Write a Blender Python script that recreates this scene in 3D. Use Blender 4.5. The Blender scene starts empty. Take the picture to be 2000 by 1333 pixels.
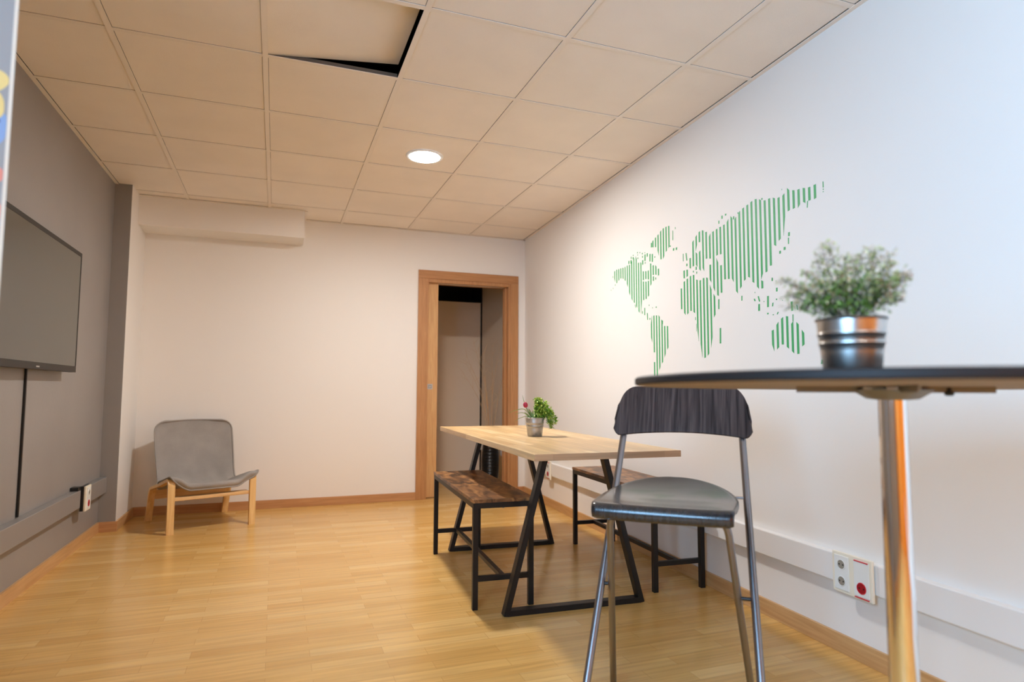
import bpy, bmesh, math, random, json
from mathutils import Vector, Matrix
random.seed(7)
S = bpy.context.scene
C = S.collection
R = math.radians

# ---------------------------------------------------------------- camera
PITCH, ROLL, YAW = 0.0771, -0.0037, -0.3586
F_PX = 1228.68
rz = Matrix.Rotation(YAW, 3, 'Z'); rx = Matrix.Rotation(PITCH, 3, 'X'); ry = Matrix.Rotation(ROLL, 3, 'Y')
M = rz @ rx @ ry                      # columns: right, forward, up
right, fwd, up = M.col[0], M.col[1], M.col[2]
cam_d = bpy.data.cameras.new('camera'); cam = bpy.data.objects.new('camera', cam_d); C.objects.link(cam)
cam.matrix_world = Matrix(((right.x, up.x, -fwd.x, 0.6875), (right.y, up.y, -fwd.y, -5.9164), (right.z, up.z, -fwd.z, 1.0014), (0, 0, 0, 1)))
cam_d.sensor_width = 36; cam_d.lens = F_PX / 2000 * 36; cam_d.clip_start = 0.05
cam_d.dof.use_dof = True; cam_d.dof.focus_distance = 3.1; cam_d.dof.aperture_fstop = 2.0
S.camera = cam

# ---------------------------------------------------------------- world, daylight, exposure
w = bpy.data.worlds.new('world'); S.world = w; w.use_nodes = True
bg = w.node_tree.nodes['Background']; bg.inputs[0].default_value = (0.35, 0.6, 1.0, 1); bg.inputs[1].default_value = 3.0
S.view_settings.view_transform = 'Standard'; S.view_settings.look = 'None'
S.view_settings.exposure = 0.05; S.view_settings.gamma = 1; S.view_settings.use_curve_mapping = False
S.cycles.use_denoising = True
S.cycles.max_bounces = 8; S.cycles.diffuse_bounces = 5; S.cycles.sample_clamp_indirect = 6
S.cycles.caustics_reflective = False; S.cycles.caustics_refractive = False
sky = bpy.data.lights.new('window_daylight', 'AREA'); sky.shape = 'RECTANGLE'; sky.size = 1.9; sky.size_y = 1.4
sky.energy = 205; sky.color = (0.34, 0.65, 1.0)
sky_o = bpy.data.objects.new('window_daylight', sky); C.objects.link(sky_o)
sky_o.location = (-0.72, -6.5, 1.7); sky_o.rotation_euler = (R(90), 0, R(-90))   # just outside the left window, facing in
LAMP_L = 515.0       # radiance of the round ceiling lamps
LAMP_RGB = (1.0, 0.985, 0.97)

# ---------------------------------------------------------------- materials
def nt(name):
    m = bpy.data.materials.new(name); m.use_nodes = True
    n = m.node_tree.nodes; l = m.node_tree.links; b = n['Principled BSDF']
    return m, n, l, b
def plain(name, col, rough=.5, metal=0., spec=.5, bump=0., bscale=60., var=0., vscale=6., coat=0.):
    m, n, l, b = nt(name)
    b.inputs['Base Color'].default_value = (*col, 1); b.inputs['Roughness'].default_value = rough
    b.inputs['Metallic'].default_value = metal; b.inputs['Specular IOR Level'].default_value = spec
    b.inputs['Coat Weight'].default_value = coat; b.inputs['Coat Roughness'].default_value = .15
    tc = n.new('ShaderNodeTexCoord')
    if bump:
        t = n.new('ShaderNodeTexNoise'); t.inputs['Scale'].default_value = bscale; t.inputs['Detail'].default_value = 4
        bp = n.new('ShaderNodeBump'); bp.inputs['Strength'].default_value = bump; bp.inputs['Distance'].default_value = .01
        l.new(tc.outputs['Object'], t.inputs['Vector']); l.new(t.outputs[0], bp.inputs['Height']); l.new(bp.outputs[0], b.inputs['Normal'])
    if var:
        t = n.new('ShaderNodeTexNoise'); t.inputs['Scale'].default_value = vscale; t.inputs['Detail'].default_value = 5
        r = n.new('ShaderNodeValToRGB')
        r.color_ramp.elements[0].position = .3; r.color_ramp.elements[1].position = .7
        r.color_ramp.elements[0].color = (*[max(0, c * (1 - var)) for c in col], 1)
        r.color_ramp.elements[1].color = (*[min(1, c * (1 + var)) for c in col], 1)
        l.new(tc.outputs['Object'], t.inputs['Vector']); l.new(t.outputs[0], r.inputs[0]); l.new(r.outputs[0], b.inputs['Base Color'])
    return m
def wood(name, c1, c2, axis='X', scale=(1., 1., 1.), rough=.35, coat=0., spec=.5, gscale=9., bump=.05):
    """grain running along `axis` of the object"""
    m, n, l, b = nt(name)
    tc = n.new('ShaderNodeTexCoord'); mp = n.new('ShaderNodeMapping')
    sc = {'X': (.06, 1, 1), 'Y': (1, .06, 1), 'Z': (1, 1, .06)}[axis]
    mp.inputs['Scale'].default_value = [a * s for a, s in zip(sc, scale)]
    t = n.new('ShaderNodeTexNoise'); t.inputs['Scale'].default_value = gscale * 6; t.inputs['Detail'].default_value = 6; t.inputs['Distortion'].default_value = .6
    r = n.new('ShaderNodeValToRGB'); r.color_ramp.elements[0].position = .32; r.color_ramp.elements[1].position = .68
    r.color_ramp.elements[0].color = (*c1, 1); r.color_ramp.elements[1].color = (*c2, 1)
    l.new(tc.outputs['Object'], mp.inputs[0]); l.new(mp.outputs[0], t.inputs['Vector']); l.new(t.outputs[0], r.inputs[0]); l.new(r.outputs[0], b.inputs['Base Color'])
    bp = n.new('ShaderNodeBump'); bp.inputs['Strength'].default_value = bump; bp.inputs['Distance'].default_value = .005
    l.new(t.outputs[0], bp.inputs['Height']); l.new(bp.outputs[0], b.inputs['Normal'])
    b.inputs['Roughness'].default_value = rough; b.inputs['Coat Weight'].default_value = coat; b.inputs['Coat Roughness'].default_value = .1
    b.inputs['Specular IOR Level'].default_value = spec
    return m
def staves(name, cols, length, width, rough, along='X', mortar=.0012, coat=0., tone=.5, mcol=(.25, .12, .04), grain=.35):
    """strips of wood laid in rows (parquet, butcher block)"""
    m, n, l, b = nt(name)
    tc = n.new('ShaderNodeTexCoord'); mp = n.new('ShaderNodeMapping')
    if along == 'Y': mp.inputs['Rotation'].default_value = (0, 0, R(90))
    l.new(tc.outputs['Object'], mp.inputs[0])
    br = n.new('ShaderNodeTexBrick'); br.offset = .37; br.offset_frequency = 2; br.squash = 1.
    br.inputs['Scale'].default_value = 1; br.inputs['Brick Width'].default_value = length; br.inputs['Row Height'].default_value = width
    br.inputs['Mortar Size'].default_value = mortar; br.inputs['Mortar Smooth'].default_value = .2
    br.inputs['Color1'].default_value = (0, 0, 0, 1); br.inputs['Color2'].default_value = (1, 1, 1, 1); br.inputs['Mortar'].default_value = (.5, .5, .5, 1)
    l.new(mp.outputs[0], br.inputs['Vector'])
    r = n.new('ShaderNodeValToRGB'); e = r.color_ramp.elements
    e[0].position = 0; e[0].color = (*cols[0], 1); e[1].position = 1; e[1].color = (*cols[-1], 1)
    for i, c in enumerate(cols[1:-1]):
        q = e.new((i + 1) / (len(cols) - 1)); q.color = (*c, 1)
    l.new(br.outputs['Color'], r.inputs[0])
    m2 = n.new('ShaderNodeMapping'); m2.inputs['Scale'].default_value = (.05, 1, 1); l.new(mp.outputs[0], m2.inputs[0])
    t = n.new('ShaderNodeTexNoise'); t.inputs['Scale'].default_value = 60; t.inputs['Detail'].default_value = 5; l.new(m2.outputs[0], t.inputs['Vector'])
    gr = n.new('ShaderNodeMapRange'); gr.inputs[1].default_value = .3; gr.inputs[2].default_value = .7; gr.inputs[3].default_value = 1 - grain * .5; gr.inputs[4].default_value = 1 + grain * .2
    l.new(t.outputs[0], gr.inputs[0])
    mx = n.new('ShaderNodeVectorMath'); mx.operation = 'SCALE'; l.new(r.outputs[0], mx.inputs[0]); l.new(gr.outputs[0], mx.inputs['Scale'])
    mm = n.new('ShaderNodeMixRGB'); l.new(br.outputs['Fac'], mm.inputs[0]); l.new(mx.outputs[0], mm.inputs[1]); mm.inputs[2].default_value = (*mcol, 1)
    l.new(mm.outputs[0], b.inputs['Base Color'])
    b.inputs['Roughness'].default_value = rough; b.inputs['Coat Weight'].default_value = coat; b.inputs['Coat Roughness'].default_value = .12
    return m
def emis(name, col, strength):
    m, n, l, b = nt(name); b.inputs['Emission Color'].default_value = (*col, 1); b.inputs['Emission Strength'].default_value = strength
    b.inputs['Base Color'].default_value = (*col, 1)
    return m
def leafmat(name, cols, scale=40., rough=.5):
    m, n, l, b = nt(name); tc = n.new('ShaderNodeTexCoord'); t = n.new('ShaderNodeTexNoise'); t.inputs['Scale'].default_value = scale
    r = n.new('ShaderNodeValToRGB'); e = r.color_ramp.elements; e[0].position = .3; e[0].color = (*cols[0], 1); e[1].position = .7; e[1].color = (*cols[-1], 1)
    for i, c in enumerate(cols[1:-1]):
        q = e.new(.3 + .4 * (i + 1) / (len(cols) - 1)); q.color = (*c, 1)
    l.new(tc.outputs['Object'], t.inputs['Vector']); l.new(t.outputs[0], r.inputs[0]); l.new(r.outputs[0], b.inputs['Base Color'])
    b.inputs['Roughness'].default_value = rough; b.inputs['Subsurface Weight'].default_value = 0
    return m
WALL = plain('wall_paint', (.86, .82, .775), .55, bump=.03, bscale=90)
GREY = plain('grey_wall_paint', (.29, .265, .245), .45, bump=.05, bscale=70, var=.05, vscale=2)
ORANGE = plain('orange_wall_paint', (.85, .26, .02), .6, bump=.03)
TILE = plain('ceiling_tile_board', (.92, .84, .75), .85, bump=.25, bscale=350, var=.03, vscale=3)
TEE = plain('ceiling_grid_metal', (.88, .80, .71), .5)
DARK = plain('unlit_void_dark', (.03, .024, .02), .9)  # near-black colour stands in for darkness in the plenum and hallway void
FLOOR = staves('beech_laminate', [(.63, .345, .095), (.71, .415, .13), (.67, .38, .11), (.77, .48, .175)], .42, .066, .24, 'X', mortar=.0006, mcol=(.40, .20, .05))
BASEW = wood('skirting_wood', (.52, .28, .11), (.64, .38, .17), 'Y', rough=.4)
BASEX = wood('skirting_wood_cross', (.46, .22, .09), (.58, .31, .14), 'X', rough=.4)
DOORW = wood('door_wood', (.42, .19, .07), (.54, .27, .11), 'Z', rough=.4, gscale=14)
DOORX = wood('door_wood_head', (.40, .18, .065), (.52, .25, .10), 'X', rough=.4, gscale=14)
LEAFW = wood('door_leaf_wood', (.56, .29, .11), (.68, .40, .17), 'Z', rough=.35, gscale=14)
BIRCH = wood('bent_birch', (.72, .43, .16), (.86, .58, .26), 'Z', rough=.35)
BUTCH = staves('beech_worktop', [(.58, .36, .16), (.74, .50, .25), (.66, .42, .19), (.82, .59, .32)], .55, .045, .35, 'Y', mortar=.0006, mcol=(.35, .19, .09), grain=.45)
BEND = staves('beech_worktop_end', [(.42, .24, .13), (.52, .31, .17), (.46, .27, .15)], .25, .06, .4, 'X', mortar=.0006, mcol=(.3, .17, .1), grain=.5)
RUST = None
BLACKM = plain('black_powder_coat', (.009, .008, .008), .42, spec=.35, bump=.03, bscale=300)
GREYF = plain('grey_canvas', (.34, .31, .285), .95, bump=.25, bscale=220, var=.10, vscale=7, spec=.2)
CHROME = plain('chrome', (.78, .76, .74), .06, 1)
STEEL = plain('chair_steel', (.27, .26, .27), .33, 1)
ZINC = plain('zinc', (.55, .54, .52), .28, 1, bump=.03, bscale=40, var=.15, vscale=30)
ZINCD = plain('zinc_dull', (.42, .41, .40), .42, .9, bump=.05, bscale=60, var=.2, vscale=25)
STOOLW = wood('black_brown_veneer', (.020, .013, .012), (.095, .068, .062), 'Z', scale=(1.8, .02, 1.2), rough=.55, gscale=9, bump=.1, spec=.15)
SEATW = wood('black_brown_seat_veneer', (.012, .012, .014), (.035, .033, .036), 'Y', scale=(1.5, 1, .1), rough=.27, gscale=10, bump=.1, spec=.6, coat=.35)
BARTOP = plain('dark_table_rim', (.016, .012, .011), .5, spec=.2)
BARUND = plain('table_underside', (.30, .235, .18), .7, bump=.1, bscale=120, var=.1, vscale=30)
CAST = plain('cast_bracket', (.25, .24, .22), .5, .6)
PVC = plain('white_trunking', (.84, .82, .80), .4)
CREAM = plain('socket_cream', (.86, .80, .66), .35)
SWHITE = plain('socket_white', (.80, .82, .80), .35)
RED = plain('socket_red', (.62, .01, .03), .35)
SHADE = plain('socket_recess_shade', (.30, .27, .22), .6)  # darker tone painted in for the shade inside hollows
GPVC = plain('grey_painted_trunking', (.26, .24, .225), .4)
BLKP = plain('black_plastic', (.01, .01, .01), .35)
SCREEN = plain('tv_screen', (.050, .052, .042), .2, spec=.9)
BEZEL = plain('tv_bezel', (.018, .014, .011), .55)
SILVER = plain('silver_print', (.5, .5, .5), .3, .8)
SOIL = plain('potting_soil', (.05, .03, .02), .95, bump=.6, bscale=120)
GREEN = plain('green_vinyl', (.05, .38, .12), .5)
def rustic():
    m, n, l, b = nt('rustic_brown_board'); tc = n.new('ShaderNodeTexCoord'); mp = n.new('ShaderNodeMapping'); mp.inputs['Scale'].default_value = (1, .35, 1)
    t = n.new('ShaderNodeTexNoise'); t.inputs['Scale'].default_value = 16; t.inputs['Detail'].default_value = 8; t.inputs['Distortion'].default_value = 1.2
    r = n.new('ShaderNodeValToRGB'); e = r.color_ramp.elements
    e[0].position = .36; e[0].color = (.035, .016, .008, 1); e[1].position = .66; e[1].color = (.40, .19, .065, 1)
    q = e.new(.5); q.color = (.19, .08, .028, 1)
    l.new(tc.outputs['Object'], mp.inputs[0]); l.new(mp.outputs[0], t.inputs['Vector']); l.new(t.outputs[0], r.inputs[0]); l.new(r.outputs[0], b.inputs['Base Color'])
    b.inputs['Roughness'].default_value = .36
    return m
RUST = rustic()

# ---------------------------------------------------------------- mesh helpers
def box(bm, x0, x1, y0, y1, z0, z1, mi=0, bev=0.):
    vs = [bm.verts.new(p) for p in ((x0, y0, z0), (x1, y0, z0), (x1, y1, z0), (x0, y1, z0), (x0, y0, z1), (x1, y0, z1), (x1, y1, z1), (x0, y1, z1))]
    fs = [bm.faces.new([vs[i] for i in f]) for f in ((0, 3, 2, 1), (4, 5, 6, 7), (0, 1, 5, 4), (1, 2, 6, 5), (2, 3, 7, 6), (3, 0, 4, 7))]
    for f in fs: f.material_index = mi
    if bev:
        es = list({e for f in fs for e in f.edges})
        bmesh.ops.bevel(bm, geom=es, offset=bev, segments=2, affect='EDGES', profile=.6, clamp_overlap=True)
    return fs
def quad(bm, a, b, c, d, mi=0):
    f = bm.faces.new([bm.verts.new(p) for p in (a, b, c, d)]); f.material_index = mi; return f
def smooth_path(pts, n=8):
    P = [Vector(p) for p in pts]; out = []
    for i in range(len(P) - 1):
        p0 = P[max(i - 1, 0)]; p1 = P[i]; p2 = P[i + 1]; p3 = P[min(i + 2, len(P) - 1)]
        for k in range(n):
            t = k / n
            out.append(.5 * ((2 * p1) + (p2 - p0) * t + (2 * p0 - 5 * p1 + 4 * p2 - p3) * t * t + (3 * p1 - p0 - 3 * p2 + p3) * t ** 3))
    out.append(P[-1]); return out
def round_path(pts, r=.03, n=6):
    """polyline with filleted corners"""
    P = [Vector(p) for p in pts]; out = [P[0]]
    for i in range(1, len(P) - 1):
        a = (P[i - 1] - P[i]); b = (P[i + 1] - P[i]); rr = min(r, a.length * .49, b.length * .49)
        p1 = P[i] + a.normalized() * rr; p2 = P[i] + b.normalized() * rr
        for k in range(n + 1):
            t = k / n; out.append(p1 * (1 - t) ** 2 + P[i] * 2 * t * (1 - t) + p2 * t * t)
    out.append(P[-1]); return out
def tube(bm, pts, r, n=12, mi=0, r_end=None):
    P = [Vector(p) for p in pts]; rings = []
    t0 = (P[1] - P[0]).normalized(); ref = Vector((0, 0, 1)) if abs(t0.z) < .9 else Vector((1, 0, 0))
    nrm = t0.cross(ref).normalized()
    for i, p in enumerate(P):
        t = (P[min(i + 1, len(P) - 1)] - P[max(i - 1, 0)]).normalized()
        nrm = (nrm - t * nrm.dot(t)).normalized(); bn = t.cross(nrm)
        rr = r if r_end is None else r + (r_end - r) * i / (len(P) - 1)
        rings.append([bm.verts.new(p + nrm * math.cos(2 * math.pi * k / n) * rr + bn * math.sin(2 * math.pi * k / n) * rr) for k in range(n)])
    for a, b in zip(rings, rings[1:]):
        for k in range(n):
            f = bm.faces.new((a[k], a[(k + 1) % n], b[(k + 1) % n], b[k])); f.smooth = True; f.material_index = mi
    for g in (rings[0][::-1], rings[-1]):
        f = bm.faces.new(g); f.material_index = mi
def strip(bm, path, x0, x1, th, mi=0):
    """bent flat bar: path lies in the local YZ plane, width runs x0..x1, thickness th"""
    P = [Vector((0, p[0], p[1])) for p in path]; rings = []
    for i, p in enumerate(P):
        t = (P[min(i + 1, len(P) - 1)] - P[max(i - 1, 0)]).normalized(); nn = Vector((0, -t.z, t.y)) * th / 2
        rings.append([bm.verts.new((x, *(p + s * nn).yz)) for x, s in ((x0, 1), (x1, 1), (x1, -1), (x0, -1))])
    for a, b in zip(rings, rings[1:]):
        for k in range(4): bm.faces.new((a[k], a[(k + 1) % 4], b[(k + 1) % 4], b[k]))
    bm.faces.new(rings[0][::-1]); bm.faces.new(rings[-1])
def lathe(bm, prof, n=40, cx=0, cy=0, mi=0, cap0=True, cap1=True):
    rings = [[bm.verts.new((cx + r * math.cos(2 * math.pi * k / n), cy + r * math.sin(2 * math.pi * k / n), z)) for k in range(n)] for r, z in prof]
    for a, b in zip(rings, rings[1:]):
        for k in range(n):
            f = bm.faces.new((a[k], a[(k + 1) % n], b[(k + 1) % n], b[k])); f.smooth = True; f.material_index = mi
    if cap0: bm.faces.new(rings[0][::-1]).material_index = mi
    if cap1: bm.faces.new(rings[-1]).material_index = mi
def grid(bm, rows, mi=0):
    V = [[bm.verts.new(p) for p in r] for r in rows]
    for a, b in zip(V, V[1:]):
        for k in range(len(a) - 1):
            f = bm.faces.new((a[k], a[k + 1], b[k + 1], b[k])); f.smooth = True; f.material_index = mi
    return V
def beam(bm, a, b, wx, wy, mi=0, bev=.0015, flat='Z'):
    """rectangular tube from a to b; wx across, wy along the second axis"""
    a = Vector(a); b = Vector(b); t = (b - a).normalized()
    ref = Vector((0, 1, 0)) if abs(t.y) < .9 else Vector((0, 0, 1))
    s = t.cross(ref).normalized(); q = s.cross(t).normalized()
    vs = []
    for p in (a, b):
        for i, j in ((-1, -1), (1, -1), (1, 1), (-1, 1)): vs.append(bm.verts.new(p + s * i * wx / 2 + q * j * wy / 2))
    fs = [bm.faces.new([vs[i] for i in f]) for f in ((3, 2, 1, 0), (4, 5, 6, 7), (0, 1, 5, 4), (1, 2, 6, 5), (2, 3, 7, 6), (3, 0, 4, 7))]
    for f in fs: f.material_index = mi
    if bev: bmesh.ops.bevel(bm, geom=list({e for f in fs for e in f.edges}), offset=bev, segments=2, affect='EDGES', clamp_overlap=True)
def obj(name, bm, mats, parent=None, **props):
    if name not in ('seat', 'fabric_shell'): bmesh.ops.recalc_face_normals(bm, faces=bm.faces[:])
    for e in bm.edges:
        if len(e.link_faces) == 2 and name not in ('foliage', 'stems') and e.calc_face_angle(0) > .75: e.smooth = False
    me = bpy.data.meshes.new(name); bm.to_mesh(me); bm.free()
    for m in (mats if isinstance(mats, (list, tuple)) else [mats]): me.materials.append(m)
    o = bpy.data.objects.new(name, me); C.objects.link(o)
    if parent: o.parent = parent
    for k, v in props.items(): o[k] = v
    return o
def B(): return bmesh.new()
def thing(name, label, cat, loc=(0, 0, 0), rotz=0., group=None):
    o = bpy.data.objects.new(name, None); C.objects.link(o); o.location = loc; o.rotation_euler = (0, 0, rotz)
    o.empty_display_size = .1; o['label'] = label; o['category'] = cat
    if group: o['group'] = group
    return o
def tag(o, label, cat, group=None):
    o['label'] = label; o['category'] = cat
    if group: o['group'] = group
    return o
def struct(name, bm, m): return obj(name, bm, m, kind='structure')
def copy_tree(o, parent=None):
    c = o.copy(); C.objects.link(c)
    if parent: c.parent = parent
    for ch in list(o.children): copy_tree(ch, c)
    return c
def solidify(o, th, off=-1):
    md = o.modifiers.new('thickness', 'SOLIDIFY'); md.thickness = th; md.offset = off
def subsurf(o, lv=1):
    md = o.modifiers.new('smooth', 'SUBSURF'); md.levels = lv; md.render_levels = lv

# ================================================================= THE ROOM
H = 2.482                       # ceiling height
YB = -0.178                     # face of the back wall
YS = -8.2                       # face of the wall behind the camera
AR = math.atan(.0555)
def xr(y): return 2.9737 + .0555 * (y - YB)     # the right wall runs slightly askew
def xl(y): return -.4405 + .0069 * (y - YB)

bm = B(); box(bm, -.9, 3.4, YS - .3, 2.2, -.1, 0); struct('floor', bm, FLOOR)

# ceiling boards laid in a 0.6 m grid; one board is lifted and is a thing of its own
T = .6
tilt_cell = (1, 5)              # column between x=.6 and 1.2, row between y=-3.6 and -3.0
bm = B()
for i in range(-1, 5):
    for j in range(0, 14):
        if (i, j) == tilt_cell: continue
        x0, x1, y1, y0 = i * T, (i + 1) * T, -j * T, -(j + 1) * T
        x0 = max(x0, -.50); y1 = min(y1, YB)
        if i == 4: x1 = 2.99
        if j == 0 and i < 2: y1 = -.475 if i < 1 else YB
        g = .0135
        e = .0245; c = [[x0 + g, y0 + g], [x1 - g, y0 + g], [x1 - g, y1 - g], [x0 + g, y1 - g]]
        if j == 0: c[2][1] = c[3][1] = y1 - e
        if i == 4: c[1][0] = xr(c[1][1]) - e; c[2][0] = xr(c[2][1]) - e
        if i == -1: c[0][0] = xl(c[0][1]) + e; c[3][0] = xl(c[3][1]) + e
        v = [bm.verts.new((*p, z)) for z in (H + .0035, H + .018) for p in c]
        for f in ((0, 3, 2, 1), (4, 5, 6, 7), (0, 1, 5, 4), (1, 2, 6, 5), (2, 3, 7, 6), (3, 0, 4, 7)): bm.faces.new([v[q] for q in f])
struct('ceiling', bm, TILE)
bm = B(); box(bm, -.9, 3.4, YS - .3, YB, H + .42, H + .5); struct('ceiling', bm, DARK)
bm = B()
for i in range(0, 5):
    x = i * T; ye = -.475 if i < 2 else YB
    if i == 1: ye = -.475
    box(bm, x - .012, x + .012, YS, ye, H, H + .0025); box(bm, x - .001, x + .001, YS, ye, H + .003, H + .026, 1)
for j in range(1, 14):
    y = -j * T
    for i in range(-1, 5):
        x0 = max(i * T + .012, xl(y)); x1 = min((i + 1) * T - .012, xr(y))
        box(bm, x0, x1, y - .012, y + .012, H + .0004, H + .0029); box(bm, x0, x1, y - .001, y + .001, H + .003, H + .026, 1)
struct('trim_1', bm, [TEE, plain('shaded_web', (.13, .105, .08), .6)])  # webs coloured dark to read as shaded above the flanges
bm = B()                        # wall angle round the edge of the ceiling
for a, b in (((xr(YS), YS), (xr(YB), YB)), ((xl(YS), YS), (xl(-.727), -.727))):
    s = -1 if a[0] > 1 else 1
    for z0, z1, w_ in ((H - .002, H + .001, .022),):
        v = [bm.verts.new(p) for p in ((a[0] + .003 * -s, a[1], z0), (a[0] + s * w_, a[1], z0), (b[0] + s * w_, b[1], z0), (b[0] + .003 * -s, b[1], z0),
                                       (a[0] + .003 * -s, a[1], z1), (a[0] + s * w_, a[1], z1), (b[0] + s * w_, b[1], z1), (b[0] + .003 * -s, b[1], z1))]
        for f in ((0, 3, 2, 1), (4, 5, 6, 7), (0, 1, 5, 4), (1, 2, 6, 5), (2, 3, 7, 6), (3, 0, 4, 7)): bm.faces.new([v[i] for i in f])
box(bm, .877, xr(YB), YB - .022, YB, H - .002, H + .001)
box(bm, -.335, .877, -.497, -.475, H - .002, H + .001)
box(bm, .875, .897, -.475, YB - .022, H - .002, H + .001)
struct('trim_2', bm, TEE)

# right wall
def right_frame(o): o.location = (xr(YB), YB, 0); o.rotation_euler = (0, 0, -AR); return o
def yl(y): return (y - YB) / math.cos(AR)
bm = B(); box(bm, 0, .15, yl(YS - .3), yl(-6.25), 0, 3.0, 1); box(bm, 0, .15, yl(-6.25), yl(2.2), 0, 3.0, 0); right_frame(struct('wall_right', bm, [WALL, ORANGE]))
# back wall with its doorway
DX0, DX1, DZ = 2.0, 2.80, 2.005
bm = B()
box(bm, -.5, DX0, YB, YB + .13, 0, 3.0); box(bm, DX1, xr(YB) + .02, YB, YB + .13, 0, 3.0); box(bm, DX0, DX1, YB, YB + .13, DZ, 3.0)
struct('wall_back', bm, WALL)
# left wall with the window that lights the near half of the room
WY0, WY1, WZ0, WZ1 = -7.4, -5.6, 1.0, 2.4
bm = B()
def lw(y0, y1, z0, z1):
    v = [bm.verts.new(p) for p in ((xl(y0) - .2, y0, z0), (xl(y0), y0, z0), (xl(y1), y1, z0), (xl(y1) - .2, y1, z0), (xl(y0) - .2, y0, z1), (xl(y0), y0, z1), (xl(y1), y1, z1), (xl(y1) - .2, y1, z1))]
    for f in ((0, 3, 2, 1), (4, 5, 6, 7), (0, 1, 5, 4), (1, 2, 6, 5), (2, 3, 7, 6), (3, 0, 4, 7)): bm.faces.new([v[i] for i in f])
lw(YS - .3, WY0, 0, 3); lw(WY1, YB + .13, 0, 3); lw(WY0, WY1, 0, WZ0); lw(WY0, WY1, WZ1, 3)
struct('wall_left', bm, GREY)
bm = B(); X0 = xl(-6.6)
for y0, y1, z0, z1 in ((WY0, WY0 + .05, WZ0, WZ1), (WY1 - .05, WY1, WZ0, WZ1), (WY0, WY1, WZ0, WZ0 + .05), (WY0, WY1, WZ1 - .05, WZ1), (-6.53, -6.47, WZ0, WZ1)):
    box(bm, X0 - .12, X0 - .06, y0, y1, z0, z1, bev=.003)
win = struct('window_1', bm, PVC)
m, n, l, b = nt('window_glass'); tr = n.new('ShaderNodeBsdfTransparent'); gl = n.new('ShaderNodeBsdfGlossy'); gl.inputs['Roughness'].default_value = .02
mx = n.new('ShaderNodeMixShader'); mx.inputs[0].default_value = .06; l.new(tr.outputs[0], mx.inputs[1]); l.new(gl.outputs[0], mx.inputs[2]); l.new(mx.outputs[0], n['Material Output'].inputs[0])
bm = B(); box(bm, X0 - .092, X0 - .088, WY0 + .05, WY1 - .05, WZ0 + .05, WZ1 - .05); obj('pane', bm, m, win)
bm = B(); box(bm, -.9, 3.4, YS - .15, YS, 0, 3.0); struct('wall_front', bm, ORANGE)
# grey pillar in the back left corner: grey front, white flank
bm = B(); fs = box(bm, -.60, -.335, -.727, YB + .02, 0, 3.0)
for f in fs:
    f.material_index = 0 if f.calc_center_median().x < -.34 else 1
struct('wall_corner', bm, [GREY, WALL])
bm = B(); box(bm, -.34, .875, -.475, YB + .02, 2.255, 3.0); struct('wall_soffit', bm, WALL)
# hallway behind the door
HALL = plain('hallway_paint', (.96, .80, .63), .55, bump=.03)
bm = B(); box(bm, 1.2, 2.985, 1.3, 1.42, 0, 2.045); struct('wall_hallway', bm, HALL)
bm = B(); box(bm, 3.002, 3.04, YB + .14, 1.29, 0, 2.62); struct('wall_hallway', bm, HALL)
bm = B(); box(bm, 1.0, 3.4, 1.9, 2.0, 0, 3.0); box(bm, 3.045, 3.3, 1.29, 1.9, 0, 3.0); box(bm, 1.2, 3.1, 1.33, 1.40, 2.05, 2.062); struct('wall_hallway', bm, DARK)  # dark panels added where the hallway opening and corner gap lie unlit
bm = B(); box(bm, 1.1, 1.2, YB + .13, 2.2, 0, 3.0); struct('wall_hallway', bm, HALL)
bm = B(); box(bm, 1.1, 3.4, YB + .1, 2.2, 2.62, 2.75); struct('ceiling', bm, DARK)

# skirting boards
BH, BT = .07, .013
bm = B(); box(bm, -BT, 0, yl(YS), yl(YB), 0, BH, bev=.002); right_frame(struct('baseboard_right', bm, BASEW))
bm = B(); box(bm, -.335, 1.904, YB - BT, YB, 0, BH, bev=.002); struct('baseboard_back', bm, BASEX)
bm = B(); box(bm, 2.899, xr(YB), YB - BT, YB, 0, BH, bev=.002); struct('baseboard_back', bm, BASEX)
bm = B()
v = [bm.verts.new(p) for p in ((xl(YS), YS, 0), (xl(YS) + BT, YS, 0), (xl(-.727) + BT, -.727, 0), (xl(-.727), -.727, 0), (xl(YS), YS, BH), (xl(YS) + BT, YS, BH), (xl(-.727) + BT, -.727, BH), (xl(-.727), -.727, BH))]
for f in ((0, 3, 2, 1), (4, 5, 6, 7), (0, 1, 5, 4), (1, 2, 6, 5), (2, 3, 7, 6), (3, 0, 4, 7)): bm.faces.new([v[i] for i in f])
struct('baseboard_left', bm, BASEW)
bm = B(); box(bm, xl(-.727), -.335 + BT, -.727 - BT, -.727, 0, BH, bev=.002); struct('baseboard_corner', bm, BASEX)
bm = B(); box(bm, -.335, -.335 + BT, -.727, YB - BT, 0, BH, bev=.002); struct('baseboard_corner', bm, BASEW)

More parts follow.
